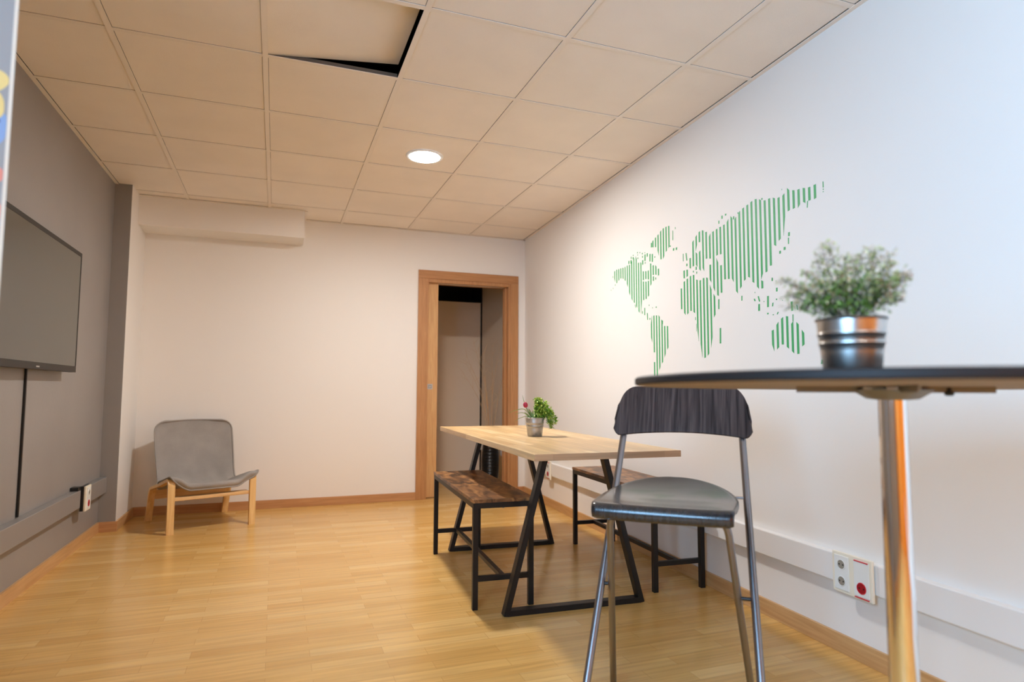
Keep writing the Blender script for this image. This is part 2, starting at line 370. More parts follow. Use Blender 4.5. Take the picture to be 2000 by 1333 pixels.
# door: architrave, lining, half-drawn sliding leaf
bm = B()
box(bm, 1.904, 1.982, YB - .014, YB, 0, 2.035, bev=.003); box(bm, 2.820, 2.899, YB - .014, YB, 0, 2.035, bev=.003)
door = struct('door_1', bm, DOORW)
bm = B(); box(bm, 1.904, 2.899, YB - .0141, YB, 2.0351, 2.115, bev=.003); obj('head_architrave', bm, DOORX, door)
bm = B(); box(bm, 1.975, 2.003, YB - .006, YB + .04, 0, 2.035, bev=.002); box(bm, 2.797, 2.828, YB - .006, YB + .136, 0, 2.035, bev=.002)
box(bm, 1.975, 2.003, YB + .085, YB + .136, 0, 2.035, bev=.002)
box(bm, 2.003, 2.797, YB - .004, YB + .04, 2.003, 2.036, bev=.002); box(bm, 2.003, 2.797, YB + .085, YB + .136, 2.003, 2.036, bev=.002)
box(bm, 2.772, 2.797, YB + .04, YB + .048, 0, 2.003, bev=.001); box(bm, 2.772, 2.797, YB + .085, YB + .093, 0, 2.003, bev=.001)
obj('door_lining', bm, DOORW, door)
bm = B(); box(bm, 1.985, 2.108, YB + .045, YB + .083, .008, 2.02, bev=.002); leaf = obj('door_leaf', bm, LEAFW, door)
bm = B(); box(bm, 2.014, 2.062, YB + .0425, YB + .046, 1.002, 1.050, bev=.001); box(bm, 2.022, 2.054, YB + .0415, YB + .043, 1.010, 1.042, mi=1, bev=.0005)
fp = obj('flush_pull', bm, [SILVER, SHADE], leaf, label='small square chrome flush pull with lock')
bm = B(); lathe(bm, [(.008, .0), (.008, .002)], 16)
for v in bm.verts: v.co = Vector((2.038 + v.co.x, YB + .0415 - v.co.z, 1.026 + v.co.y))
obj('lock', bm, SILVER, fp)

# the lifted ceiling board
bm = B(); box(bm, 0, .592, -.296, .296, 0, .015)
t = obj('ceiling_tile', bm, TILE); t.location = (.604, -3.3, H + .0036); t.rotation_euler = (R(.6), R(-6.3), 0)
tag(t, 'displaced square ceiling tile lifted along its right edge, dark gap showing beside it', 'ceiling tile')

# round lamps
def lamp(x, y, label, LM):
    t = thing('ceiling_lamp', label, 'ceiling light', (x, y, H), 0, 'round recessed ceiling lamps')
    bm = B(); lathe(bm, [(.098, -.006), (.112, -.007), (.118, -.002), (.118, .0030), (.098, .0030), (.098, -.006)], 48, cap0=False, cap1=False)
    obj('trim_ring', bm, PVC, t)
    bm = B(); lathe(bm, [(.0975, -.004), (.0975, .001)], 48); obj('diffuser', bm, LM, t)
LAMP = emis('lamp_diffuser', LAMP_RGB, LAMP_L); LAMPD = emis('lamp_diffuser_dimmed', LAMP_RGB, LAMP_L * .42)
lamp(1.533, -2.06, 'round white recessed lamp glowing in the ceiling near the back wall', LAMP)
lamp(1.5, -6.9, 'round white recessed lamp in the ceiling behind the tall round bar table', LAMPD)

# ================================================================= FURNITURE
# ---- beech dining table on two black trapezoid frames
t = thing('dining_table', 'long beech worktop dining table on black trapezoid metal frames', 'table', (2.04, -2.635, 0), R(-3.1))
TW, TL, TZ, TT = .665, 1.95, .745, .027
bm = B(); box(bm, -TW / 2, TW / 2, -TL / 2, TL / 2, TZ - TT, TZ, bev=.0015)
for f in bm.faces:
    if abs(f.normal.y) > .9: f.material_index = 1
obj('tabletop', bm, [BUTCH, BEND], t)
for s in (-1, 1):
    y = s * .585 - .012; a0, a1, zt = .35 - .015, .158 - .015, TZ - TT
    fr = None
    bm = B(); beam(bm, (-a0 + .012, y, .0125), (a0 - .012, y, .0125), .025, .045); fr = obj('foot_bar', bm, BLACKM, t)
    for q in (-1, 1):
        bm = B(); beam(bm, (q * a0, y, .0), (q * a1, y, zt - .002), .026, .0452)
        for v in bm.verts:
            if v.co.z < 0: v.co.z = 0
            if v.co.z > zt - .001: v.co.z = zt - .001
        obj('leg', bm, BLACKM, t)
    bm = B(); box(bm, -a1 - .02, a1 + .02, y - .03, y + .03, zt - .004, zt); obj('fixing_plate', bm, BLACKM, t)

# ---- benches
def bench(label, cx, cy, rot):
    t = thing('bench', label, 'bench', (cx, cy, 0), rot, 'rustic benches along the dining table')
    W, L, Z = .297, 1.045, .495
    bm = B(); box(bm, -W / 2, W / 2, -L / 2, L / 2, Z - .016, Z, bev=.0012); obj('seat_board', bm, RUST, t)
    k = .0125; X, Y = W / 2 - k - .002, L / 2 - k - .002
    bm = B()
    for s in (-1, 1):
        box(bm, s * X - k, s * X + k, -Y + k, Y - k, Z - .041, Z - .0162, bev=.0012)
        box(bm, -X + k, X - k, s * Y - k, s * Y + k, Z - .041, Z - .0162, bev=.0012)
    obj('top_rail', bm, BLACKM, t)
    for sx in (-1, 1):
        for sy in (-1, 1):
            bm = B(); box(bm, sx * X - k, sx * X + k, sy * Y - k, sy * Y + k, .0, Z - .0162, bev=.0015); obj('leg', bm, BLACKM, t)
    for s in (-1, 1):
        bm = B(); box(bm, -X + k, X - k, s * Y - k * .9, s * Y + k * .9, .125, .148, bev=.0012); obj('end_bar', bm, BLACKM, t)
    bm = B(); box(bm, -.0115, .0115, -Y + k * .9, Y - k * .9, .126, .147, bev=.0012); obj('stretcher', bm, BLACKM, t)
    for s in (-1, 1):
        bm = B(); lathe(bm, [(.005, Z - .045), (.005, Z - .041)], 10, 0, s * (L / 2 - .014)); obj('screw', bm, STEEL, t)
bench('rustic brown bench with black frame on the open-floor side of the beech table', 1.734, -2.595, R(-3.6))
bench('rustic brown bench with black frame between the beech table and the map wall', 2.650, -2.66, R(-3.4))

# ---- bent-birch easy chair with a grey fabric shell
t = thing('armchair', 'low armless easy chair with grey fabric sling on bent birch frame in the back corner', 'chair', (.184, -.598, 0), R(21.2))
def rail_z(v): return .368 - .112 * max(0, min(1, (v + .31) / .5))
for s in (-1, 1):
    x0, x1 = (.252, .297) if s > 0 else (-.297, -.252)
    bm = B(); strip(bm, round_path([(-.31, 0), (-.305, .375), (-.02, rail_z(-.02))], .05, 8), x0, x1, .02); obj('front_leg', bm, BIRCH, t)
    bm = B(); strip(bm, round_path([(-.02, rail_z(-.02)), (.225, .252), (.31, 0)], .05, 8), x0, x1, .02)
    for v in bm.verts:
        if v.co.z < 0: v.co.z = 0
    obj('rear_leg', bm, BIRCH, t)
bm = B(); box(bm, -.252, .252, -.305, -.235, .222, .247, bev=.004); obj('front_crossbar', bm, wood('birch_bar', (.66, .38, .15), (.80, .52, .25), 'X', rough=.35), t)
bm = B(); box(bm, -.252, .252, .225, .247, .17, .24, bev=.004); obj('rear_crossbar', bm, bpy.data.materials['birch_bar'], t)
prof = smooth_path([(0, -.326, .290), (0, -.336, .318), (0, -.306, .337), (0, -.17, .312), (0, -.03, .285), (0, .08, .272), (0, .15, .292), (0, .195, .36), (0, .235, .47), (0, .275, .59), (0, .305, .69), (0, .318, .748)], 5)
arc = [0]
for a, b in zip(prof, prof[1:]): arc.append(arc[-1] + (b - a).length)
LN = arc[-1]; NA = 36
rows = []
for p, s in zip(prof, arc):
    v_, zc = p.y, p.z; k = s / LN
    hw = .300 if k < .42 else .300 - .022 * min(1, (k - .42) / .12)
    if .36 < k < .50: hw -= .012 * math.sin((k - .36) / .14 * math.pi)
    if k > .54: hw = .278 + .004 * math.sin(k * 9)
    rr = .075
    for d in (s, LN - s):
        if d < rr: hw -= rr * (1 - math.sqrt(max(0, 1 - (1 - d / rr) ** 2)))
    row = []
    for i in range(NA + 1):
        a = -1 + 2 * i / NA; x = a * hw + .014
        if k < .42:
            ze = max(zc, rail_z(v_) + .022); u_ = min(1, max(0, (abs(a) * hw + .014 * (1 if a > 0 else -1) - .150) / .105)); u_ = u_ * u_ * (3 - 2 * u_); z = zc + (ze - zc) * u_
            if s < .05: z = zc + (ze - zc) * u_ * (.45 + .55 * s / .05)
            v2 = v_ + .012 * abs(a) ** 2
        else:
            z = zc; v2 = v_ - .035 * abs(a) ** 2.4 * min(1, (k - .42) / .1)
            if k > .93: z += .004 * math.cos(a * 2)
        wr = .0022 * math.sin(9 * x * 6 + 14 * s) * math.exp(-((k - .47) / .16) ** 2)
        row.append((x, v2 - wr, z + wr))
    rows.append(row)
bm = B(); grid(bm, rows); sh = obj('fabric_shell', bm, GREYF, t); solidify(sh, .014, -1); subsurf(sh)
edge = [Vector(r[0]) for r in rows] + [Vector(q) for q in rows[-1][1:-1]] + [Vector(r[-1]) for r in rows[::-1]] + [Vector(q) for q in rows[0][-2:0:-1]]
bm = B(); tube(bm, edge + [edge[0]], .006, 8); obj('edge_piping', bm, GREYF, sh)

# ---- folding bar stool, black-brown veneer on steel tubes
so = Vector((1.735, -4.34, 0)) + Vector((math.cos(R(-41)), math.sin(R(-41)), 0)) * .02
t = thing('bar_stool', 'folding bar stool, black-brown wooden seat and backrest on crossed steel tubes', 'bar stool', so, R(-41))
rows = []
NA = 30; SZ = .664; off = -.02
def seat_row(v_, z, hw): return [(off + hw * (-1 + 2 * i / NA), v_ + .006 * (1 - (-1 + 2 * i / NA) ** 2) * (-1 if v_ < .1 else 0), z - .006 * (1 - (-1 + 2 * i / NA) ** 2) * min(1, max(0, v_ / .1)) * min(1, hw / .2) ** 2) for i in range(NA + 1)]
for k in range(7):
    a = R(-65 + 155 * k / 6); rows.append(seat_row(.025 - .025 * math.cos(a), SZ - .025 + .025 * math.sin(a), .2 + .004 * k / 6 - (.012 if k == 0 else 0)))
for k in range(1, 25):
    q = k / 24; v_ = .025 + .390 * math.sin(q * math.pi / 2); e = max(0, (v_ - .17) / .246)
    hw = (.204 + .008 * math.sin(min(1, v_ / .2) * math.pi / 2)) * max(.0, 1 - e ** 2.5) ** .5
    hw = max(hw, .015); rows.append(seat_row(v_, SZ + .034 * max(0, (v_ - .20) / .215) ** 1.8 - .004 * math.sin(v_ / .41 * math.pi), hw))
bm = B(); grid(bm, rows); st = obj('seat', bm, SEATW, t); solidify(st, .011, -1)
rows = []; NB = 40; NR = 14
for j in range(NR + 1):
    row = []
    for i in range(NB + 1):
        a = math.sin((-1 + 2 * i / NB) * math.pi / 2); aa = abs(a)
        zb = .836 + .016 * (1 - a * a) + .026 * max(0, (aa - .90) / .10) ** 2
        zt = 1.013 - .075 * (1 - math.sqrt(max(0, 1 - (max(0, aa - .74) / .26) ** 2)))
        q = j / NR; z = zb + (zt - zb) * q
        x = a * (.238 - .016 * q)
        row.append((x + .0, .418 + .030 * (1 - a * a) + .42 * (z - .84), z))
    rows.append(row)
bm = B(); grid(bm, rows); bk = obj('backrest', bm, STOOLW, t); solidify(bk, .011, 0); bv = bk.modifiers.new('round', 'BEVEL'); bv.width = .002; bv.segments = 2; bv.limit_method = 'ANGLE'; bv.angle_limit = R(50)
def P_(a, b, q): return [a[i] + (b[i] - a[i]) * q for i in range(3)]
for s in (-1, 1):
    top = (s * .198, .512, .95); bot = (s * .252, -.055, .0)
    bm = B(); tube(bm, [top, P_(top, bot, .3), P_(top, bot, .6), bot], .0118, 16); obj('front_leg', bm, STEEL, t)
    bm = B(); rt = (s * .17 - .012, .08, .640); rb = (s * .222, .31, 0)
    tube(bm, round_path([(s * .03 - .012, .075, .640), rt, rb], .13, 12), .0108, 16); obj('rear_leg', bm, STEEL, t)
    bm = B(); tube(bm, [(s * .190, .173, .382), (s * .240, .173, .382)], .0055, 10); obj('pivot_pin', bm, BLKP, t)
    bm = B(); zz = .652; qq = (.95 - zz) / .95; m2 = P_(top, bot, qq)
    tube(bm, [(s * .19 + off, m2[1], zz), (m2[0], m2[1], zz)], .004, 10); obj('seat_hinge', bm, STEEL, t)
bm = B(); box(bm, -.16, -.06, .05, .11, SZ - .032, SZ - .018, bev=.003); box(bm, .04, .14, .05, .11, SZ - .032, SZ - .018, bev=.003); obj('seat_clip', bm, BLKP, t)
bm = B(); tube(bm, [(-.238, -.028, .1), (.238, -.028, .1)], .0105, 14); fr = obj('foot_rail', bm, STEEL, t)
fr.location = (0, 0, 0)

# ---- tall round bar table in front on the right
BX, BY = 1.809, -5.028
t = thing('bar_table', 'tall round bar table with thin dark top and chrome column, nearest the camera', 'table', (BX, BY, 0), 0)
RT = .49; ZU = 1.010; ZT = 1.026
bm = B(); lathe(bm, [(RT - .004, 0), (RT, .003), (RT, .013), (RT - .003, .016)], 128)
for f in bm.faces:
    if len(f.verts) > 10: f.smooth = False; f.material_index = 1 if f.calc_center_median().z < .008 else 0
tp = obj('tabletop', bm, [BARTOP, BARUND], t); tp.location = (0, 0, ZU)
ax = Vector((math.cos(R(-39)), math.sin(R(-39)), 0)); tp.rotation_mode = 'AXIS_ANGLE'; tp.rotation_axis_angle = (R(-.75), *ax)
bm = B(); lathe(bm, [(.025, .045), (.025, ZU - .024)], 48); obj('column', bm, CHROME, t)
bm = B(); lathe(bm, [(.027, ZU - .026), (.045, ZU - .024), (.064, ZU - .012), (.070, ZU - .007), (.070, ZU - .0058)], 6, cap0=True)
for k in range(4):
    a = R(45 * 2 * k + 51 - 0); d = Vector((math.cos(a), math.sin(a), 0))
    sl = -math.sin(R(.75)) * d.dot(Vector((.629, .777, 0))); beam(bm, d * .05 + Vector((0, 0, ZU - .003 + sl * .05)), d * .17 + Vector((0, 0, ZU - .003 + sl * .17)), .018, .002, bev=0, flat='Z')
obj('bracket', bm, CAST, t)
bm = B(); lathe(bm, [(.0, ZU - .018), (.007, ZU - .017), (.009, ZU - .012), (.004, ZU - .008), (.004, ZU - .002)], 12, *(Vector((math.cos(R(-39)), math.sin(R(-39)))) * .095), cap0=False); obj('knob', bm, BLKP, t)
bm = B(); lathe(bm, [(.21, 0), (.21, .006), (.20, .010), (.08, .022), (.035, .04), (.028, .06), (.0255, .062)], 64); obj('base', bm, CHROME, t)

# ================================================================= POTS AND PLANTS
def pot(t, r0, r1, h, mat):
    bm = B(); th = .0012
    prof = [(r0 - .002, 0), (r0, .002), (r0 + (r1 - r0) * .40, h * .40)]
    for zc in (.55, .72):
        for dz, dr in ((-.03, 0), (-.015, .0014), (0, .0018), (.015, .0014), (.03, 0)):
            q = zc + dz; prof.append((r0 + (r1 - r0) * q + dr, h * q))
    prof += [(r1 - .001, h - .004), (r1 + .0015, h - .0025), (r1 + .002, h - .001), (r1 + .001, h), (r1 - .002, h - .001), (r1 - .003, h * .86)]
    lathe(bm, prof, 64, cap1=False); o = obj('pot', bm, mat, t)
    bm = B(); lathe(bm, [(.001, h * .85), (r1 - .0035, h * .86)], 32, cap0=False, cap1=True); obj('soil', bm, SOIL, t)
def leaf(bm, p, d, L, w_, droop=.2, mi=0):
    d = Vector(d).normalized(); ref = Vector((random.uniform(-.3, .3), random.uniform(-.3, .3), 1)); s = d.cross(ref)
    if s.length < .05: s = Vector((1, 0, 0))
    s.normalize(); n_ = s.cross(d)
    p = Vector(p); a = p + d * L * .3 + n_ * L * .06; b_ = p + d * L * .7 + n_ * L * .02; e = p + d * L - n_ * L * droop
    v = [bm.verts.new(q) for q in (p, a + s * w_ * .45, a, a - s * w_ * .45, b_ + s * w_ * .42, b_ - n_ * .0, b_ - s * w_ * .42, e)]
    v[1].co += n_ * w_ * .15; v[3].co += n_ * w_ * .15; v[4].co += n_ * w_ * .15; v[6].co += n_ * w_ * .15
    for f in ((0, 1, 2), (0, 2, 3), (1, 4, 5, 2), (2, 5, 6, 3), (4, 7, 5), (5, 7, 6)):
        q = bm.faces.new([v[i] for i in f]); q.smooth = True; q.material_index = mi
BUSH = leafmat('bush_leaves', [(.10, .24, .02), (.22, .42, .04), (.50, .66, .08), (.74, .80, .28)], 55)
STEMG = plain('green_stem', (.10, .18, .04), .6)
BLADE = leafmat('pale_blades', [(.35, .36, .10), (.20, .32, .08)], 20)
TULIP = plain('tulip_red', (.42, .015, .05), .45, var=.25, vscale=60)
PX, PY, PZ = 2.035, -2.685, TZ
t = thing('potted_plant', 'small zinc pot with green bush and one red tulip on the beech table', 'plant', (PX, PY, PZ + .0005), R(-20))
pot(t, .040, .0525, .103, ZINCD)
rv = Vector((math.cos(R(0)), math.sin(R(0)), 0))   # local right as seen from the seats
bs = B(); bl = B(); rnd = random.Random(3)
tips = []
for k in range(46):
    # stems arch up from the pot and fall over its right-hand rim
    a = rnd.uniform(-.5, 1.0); y_ = rnd.uniform(-.055, .055); hgt = rnd.uniform(.05, .105)
    end = Vector((.022 + .055 * a + rnd.uniform(-.01, .02), y_, .10 + hgt * (1 - .45 * max(0, a)) - .0))
    if rnd.random() < .30: end = Vector((rnd.uniform(.082, .122), rnd.uniform(-.035, .035), rnd.uniform(.05, .13)))
    if k < 6: end = Vector((rnd.uniform(.085, .105), rnd.uniform(-.02, .02), rnd.uniform(.035, .08)))
    st_ = Vector((rnd.uniform(-.005, .035), rnd.uniform(-.02, .02), .088)); mid = st_ * .45 + end * .55 + Vector((0, 0, .05 if end.z < .12 else .012))
    pp = smooth_path([st_, mid, end], 7); tube(bs, pp, .0008, 5)
    for i in range(2, len(pp)):
        for q in range(4):
            d = Vector((rnd.uniform(-1, 1), rnd.uniform(-1, 1), rnd.uniform(-.35, .9)))
            leaf(bl, pp[i] + d * .003, d, rnd.uniform(.012, .021), rnd.uniform(.007, .011), .25)
obj('stems', bs, STEMG, t); obj('foliage', bl, BUSH, t)
bm = B(); tl = smooth_path([(-.012, 0, .088), (-.03, -.004, .125), (-.048, -.006, .158)], 6); tube(bm, tl, .0016, 6); ts = obj('tulip_stem', bm, STEMG, t)
bm = B(); lathe(bm, [(.001, 0), (.008, .002), (.0125, .010), (.0135, .018), (.010, .026), (.005, .031)], 18, cap0=False)
hd = obj('tulip_head', bm, TULIP, t); hd.location = (-.0485, -.006, .156); hd.rotation_euler = (0, R(-12), 0)
bm = B()
def blade(bm, pts, w_):
    P = smooth_path(pts, 8); n_ = len(P); L_, R_ = [], []
    for i, p in enumerate(P):
        tt = (P[min(i + 1, n_ - 1)] - P[max(i - 1, 0)]).normalized(); s = tt.cross(Vector((.1, .9, .3))).normalized()
        ww = w_ * math.sin(math.pi * (.12 + .86 * i / (n_ - 1))) ** .8 / 2
        L_.append(bm.verts.new(p + s * ww)); R_.append(bm.verts.new(p - s * ww))
    for i in range(n_ - 1):
        f = bm.faces.new((L_[i], L_[i + 1], R_[i + 1], R_[i])); f.smooth = True
blade(bm, [(-.01, 0, .088), (-.05, 0, .142), (-.09, .0, .146), (-.150, .0, .125)], .0045)
blade(bm, [(-.012, .005, .088), (-.04, .01, .118), (-.075, .01, .128), (-.112, .012, .118)], .004)
blade(bm, [(-.012, -.005, .088), (-.045, -.01, .108), (-.085, -.012, .098), (-.115, -.012, .078)], .0035)
blade(bm, [(-.01, .0, .09), (-.045, .004, .15), (-.06, .004, .19), (-.068, .004, .225)], .004)
blade(bm, [(-.005, .01, .088), (-.022, .01, .125), (-.034, .012, .15)], .012)
blade(bm, [(-.015, -.01, .088), (-.04, -.012, .115), (-.058, -.014, .13)], .010)
blade(bm, [(0, -.012, .088), (-.012, -.014, .12), (-.01, -.016, .142)], .011)
obj('tulip_leaves', bm, BLADE, t)

GX, GY, GZ = 1.606, -5.117, 1.0292
t = thing('potted_plant', 'ribbed shiny metal pot with feathery green and pinkish sprigs on the tall bar table', 'plant', (GX, GY, GZ), R(-49))
pot(t, .0440, .0548, .095, ZINC)
SPRIG = leafmat('sprig_leaves', [(.15, .24, .02), (.38, .46, .12), (.58, .60, .26), (.70, .42, .28), (.86, .78, .55)], 70)
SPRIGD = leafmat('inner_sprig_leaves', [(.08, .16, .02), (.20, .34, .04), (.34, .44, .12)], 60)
STEMD = plain('dark_stem', (.045, .04, .02), .7)
bs = B(); bl = B(); rnd = random.Random(11)
ends = [(-.112, .0, .178), (-.100, .01, .148), (-.098, -.01, .125), (-.088, .0, .150), (-.07, .02, .19), (-.05, 0, .205), (-.038, .01, .232), (-.022, -.01, .226), (-.03, .03, .20), (-.005, .02, .196), (.0, -.02, .205), (.015, .02, .206), (.028, 0, .212), (.04, .02, .218), (.052, -.01, .216), (.06, .02, .20), (.07, -.02, .20), (.078, .01, .188), (.09, 0, .176), (.104, .01, .172), (.098, -.02, .158), (.088, .03, .146), (.082, .0, .132), (.095, 0, .128), (.06, -.03, .15), (.04, -.04, .165), (-.04, -.04, .16), (-.06, -.03, .15), (-.01, -.05, .17), (.0, .05, .18), (-.075, .01, .128), (.03, .05, .17), (-.05, .05, .165), (.075, .04, .165), (-.015, 0, .16), (.02, 0, .165), (-.06, .0, .17), (-.085, .02, .166)]
for ex_, ey_, ez_ in ends:
    ez_ -= .006; ex_ = ex_ * .9 - .006; st_ = Vector((ex_ * .10, ey_ * .1, .086)); end = Vector((ex_ + rnd.uniform(-.004, .004), ey_, ez_))
    mid = st_ * .5 + end * .5 + Vector((ex_ * .02, 0, .010 if abs(ex_) > .06 else 0))
    pp = smooth_path([st_, mid, end], 10); tube(bs, pp, .0010, 5, r_end=.0004)
    for i in range(6, len(pp)):
        q = i / (len(pp) - 1)
        for k in range(2 if q < .5 else 3):
            d = Vector((rnd.uniform(-1, 1), rnd.uniform(-1, 1), rnd.uniform(-.5, 1))).normalized(); ln = rnd.uniform(.008, .024) * (1.25 - .5 * q)
            tip = pp[i] + d * ln; tube(bs, [pp[i], pp[i] + d * ln * .5 + Vector((0, 0, .001)), tip], .0003, 4)
            for m_ in range(5):
                d2 = (d * .6 + Vector((rnd.uniform(-1, 1), rnd.uniform(-1, 1), rnd.uniform(-.8, 1)))).normalized()
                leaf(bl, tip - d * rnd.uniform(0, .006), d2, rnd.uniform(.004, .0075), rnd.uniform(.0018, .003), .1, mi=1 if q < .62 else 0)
obj('stems', bs, STEMD, t); obj('foliage', bl, [SPRIG, SPRIGD], t)

# ---- black floor vase with twigs in the hallway
t = thing('floor_vase', 'black ribbed floor vase with dry twigs standing in the hallway behind the door', 'vase', (2.80, .35, 0), 0)
bm = B(); prof = []
for k in range(120):
    z = k / 119; r = .052 + .048 * math.sin(math.pi * (.12 + .75 * z)) - .018 * z
    if z > .86: r = max(.036, r - .02 * ((z - .86) / .14) ** 1.5)
    prof.append((r + .0028 * math.sin(z * 2 * math.pi * 34), z * .56))
prof += [(prof[-1][0] - .006, .56), (prof[-1][0] - .008, .50)]
lathe(bm, prof, 48); obj('vase_body', bm, plain('black_ceramic', (.012, .011, .011), .3), t)
bm = B(); rnd = random.Random(5)
for k in range(9):
    a = rnd.uniform(-1, 1); e = Vector((a * .30 - .04, rnd.uniform(-.12, .12), rnd.uniform(1.15, 1.62) - abs(a) * .2)); st_ = Vector((a * .02, 0, .5))
    pp = smooth_path([st_, st_ * .5 + e * .5 + Vector((-a * .04 + rnd.uniform(-.02, .02), 0, .03)), e], 12); tube(bm, pp, .0028, 5, r_end=.0008)
    for i in range(8, len(pp), 3):
        d = Vector((rnd.uniform(-1, 1), rnd.uniform(-.5, .5), rnd.uniform(.4, 1.2))).normalized() * rnd.uniform(.05, .13)
        tube(bm, [pp[i], pp[i] + d * .5 + Vector((0, 0, .005)), pp[i] + d], .0013, 4, r_end=.0006)
obj('twigs', bm, plain('dry_twig', (.72, .45, .22), .8), t)

# ================================================================= ON THE WALLS
# ---- television
TX = -.38
t = thing('television', 'large black flat-screen television on the grey left wall', 'television', (xl(-2.3), -2.3, 1.43), 0)
def tb(y0, y1, z0, z1, x0, x1, m_, name, par, bev=.002, **kw):
    bm = B(); box(bm, x0 - t.location.x, x1 - t.location.x, y0 + 2.3, y1 + 2.3, z0 - 1.43, z1 - 1.43, bev=bev); return obj(name, bm, m_, par, **kw)
ty0, ty1, tz0, tz1 = -2.905, -1.685, 1.090, 1.775
tb(ty0, ty1, tz0, tz1, TX - .035, TX - .004, BEZEL, 'housing', t, .004)
scr = tb(ty0 + .012, ty1 - .012, tz0 + .034, tz1 - .018, TX - .005, TX - .0015, SCREEN, 'screen', t, 0)
fr = tb(ty0, ty1, tz0, tz0 + .034, TX - .0045, TX, BEZEL, 'frame', t, .0015)
bm = B(); fr_ = [(ty0, ty0 + .012, tz0 + .034, tz1), (ty1 - .012, ty1, tz0 + .034, tz1), (ty0 + .012, ty1 - .012, tz1 - .022, tz1)]
for a in fr_: box(bm, TX - .0045 - t.location.x, TX - t.location.x, a[0] + 2.3, a[1] + 2.3, a[2] - 1.43, a[3] - 1.43, bev=.001)
obj('frame', bm, BEZEL, t)
bm = B(); box(bm, TX - .0002 - t.location.x, TX + .0006 - t.location.x, -.022 + .0, .022, tz0 + .010 - 1.43, tz0 + .017 - 1.43, bev=.0003); obj('logo_mark', bm, SILVER, fr)
tb(-2.5, -2.1, 1.30, 1.55, xl(-2.3) + .004, TX - .034, BLKP, 'wall_mount', t)
bm = B(); X1 = xl(-2.22); box(bm, X1 + .001, X1 + .011, -2.228, -2.214, .384, 1.31, bev=.002)
tag(obj('cable', bm, BLKP), 'black cable running down the grey wall from the television to the trunking', 'cable')

# ---- trunking and sockets
REDD = plain('socket_red_shade', (.35, .004, .015), .45)  # red with the shade of the hollow put into its colour
def socket_plate(t, y0, y1, z0, z1, x, s, items):
    """front faces local -x*s"""
    bm = B(); box(bm, min(x, x + s * .012), max(x, x + s * .012), y0, y1, z0, z1, bev=.003); pl = obj('back_box', bm, CREAM, t)
    for kind, yc, zc, a, b in items:
        xf = x + s * .012
        if kind == 'panel':
            bm = B(); box(bm, min(xf - s * .001, xf + s * .003), max(xf - s * .001, xf + s * .003), yc - a / 2, yc + a / 2, zc - b / 2, zc + b / 2, bev=.001); obj('cover_plate', bm, SWHITE, t)
        if kind == 'line':
            bm = B(); box(bm, min(xf, xf + s * .0042), max(xf, xf + s * .0042), yc - a / 2, yc + a / 2, zc - b / 2, zc + b / 2); obj('red_line', bm, RED, t)
        if kind in ('white', 'red'):
            col, inn = (SWHITE, SHADE) if kind == 'white' else (RED, RED)
            def ring(profile, m_, nm, par):
                bm = B(); lathe(bm, profile, 32, cap0=False)
                for v in bm.verts: v.co = Vector((xf + s * v.co.z, yc + v.co.x, zc + v.co.y))
                return obj(nm, bm, m_, par)
            so_ = ring([(a, .0032), (a * .96, .0045), (a * .86, .0045), (a * .82, .0005)], col, 'socket', t)
            bm = B(); lathe(bm, [(a * .84, .0008), (a * .84, .0036)], 28)
            for v in bm.verts: v.co = Vector((xf + s * v.co.z, yc + v.co.x, zc + v.co.y))
            obj('recess_shade', bm, SHADE if kind == 'white' else REDD, so_)  # flat disc, coloured dark to stand for a shaded hollow
            bm = B()
            for q in (-1, 1):
                for p in ((0, 0),):
                    box(bm, min(xf + s * .001, xf + s * .0042), max(xf + s * .001, xf + s * .0042), yc + q * a * .45 - .0025, yc + q * a * .45 + .0025, zc - .0025, zc + .0025)
            obj('contact_hole', bm, BLKP, so_)
bm = B(); box(bm, -.036, 0, yl(YS), yl(-4.215), .272, .378, bev=.004); box(bm, -.036, 0, yl(-4.035), yl(-1.00), .272, .378, bev=.004); box(bm, -.036, 0, yl(-.90), yl(-.40), .272, .378, bev=.004)
box(bm, -.034, 0, yl(-4.215), yl(-4.035), .275, .375); box(bm, -.034, 0, yl(-1.0), yl(-.90), .275, .375)
o = tag(obj('cable_trunking', bm, PVC), 'white plastic cable trunking running low along the map wall', 'trunking'); right_frame(o)
t = thing('wall_socket', 'cream double socket, two white outlets and one red, on white trunking beside chrome column', 'socket', (xr(YB), YB, 0), -AR)
y0, y1 = yl(-4.215), yl(-4.035); w2 = (y1 - y0) / 2; a, b = y0 + w2 / 2, y1 - w2 / 2
socket_plate(t, y0, y1, .243, .392, -.0365, -1, [('panel', b, .3175, .066, .125), ('white', b, .348, .019, 0), ('white', b, .287, .019, 0), ('panel', a, .3175, .066, .125), ('red', a, .285, .021, 0), ('line', a, .379, .062, .003), ('line', a, .2495, .062, .003)])
t = thing('wall_socket', 'small cream socket with red outlet on white trunking near the door corner', 'socket', (xr(YB), YB, 0), -AR)
y0, y1 = yl(-1.0), yl(-.90); c_ = (y0 + y1) / 2
socket_plate(t, y0, y1, .243, .395, -.0365, -1, [('panel', c_, .3175, .08, .128), ('white', c_, .352, .019, 0), ('red', c_, .287, .021, 0), ('line', c_, .381, .06, .003), ('line', c_, .2505, .06, .003)])
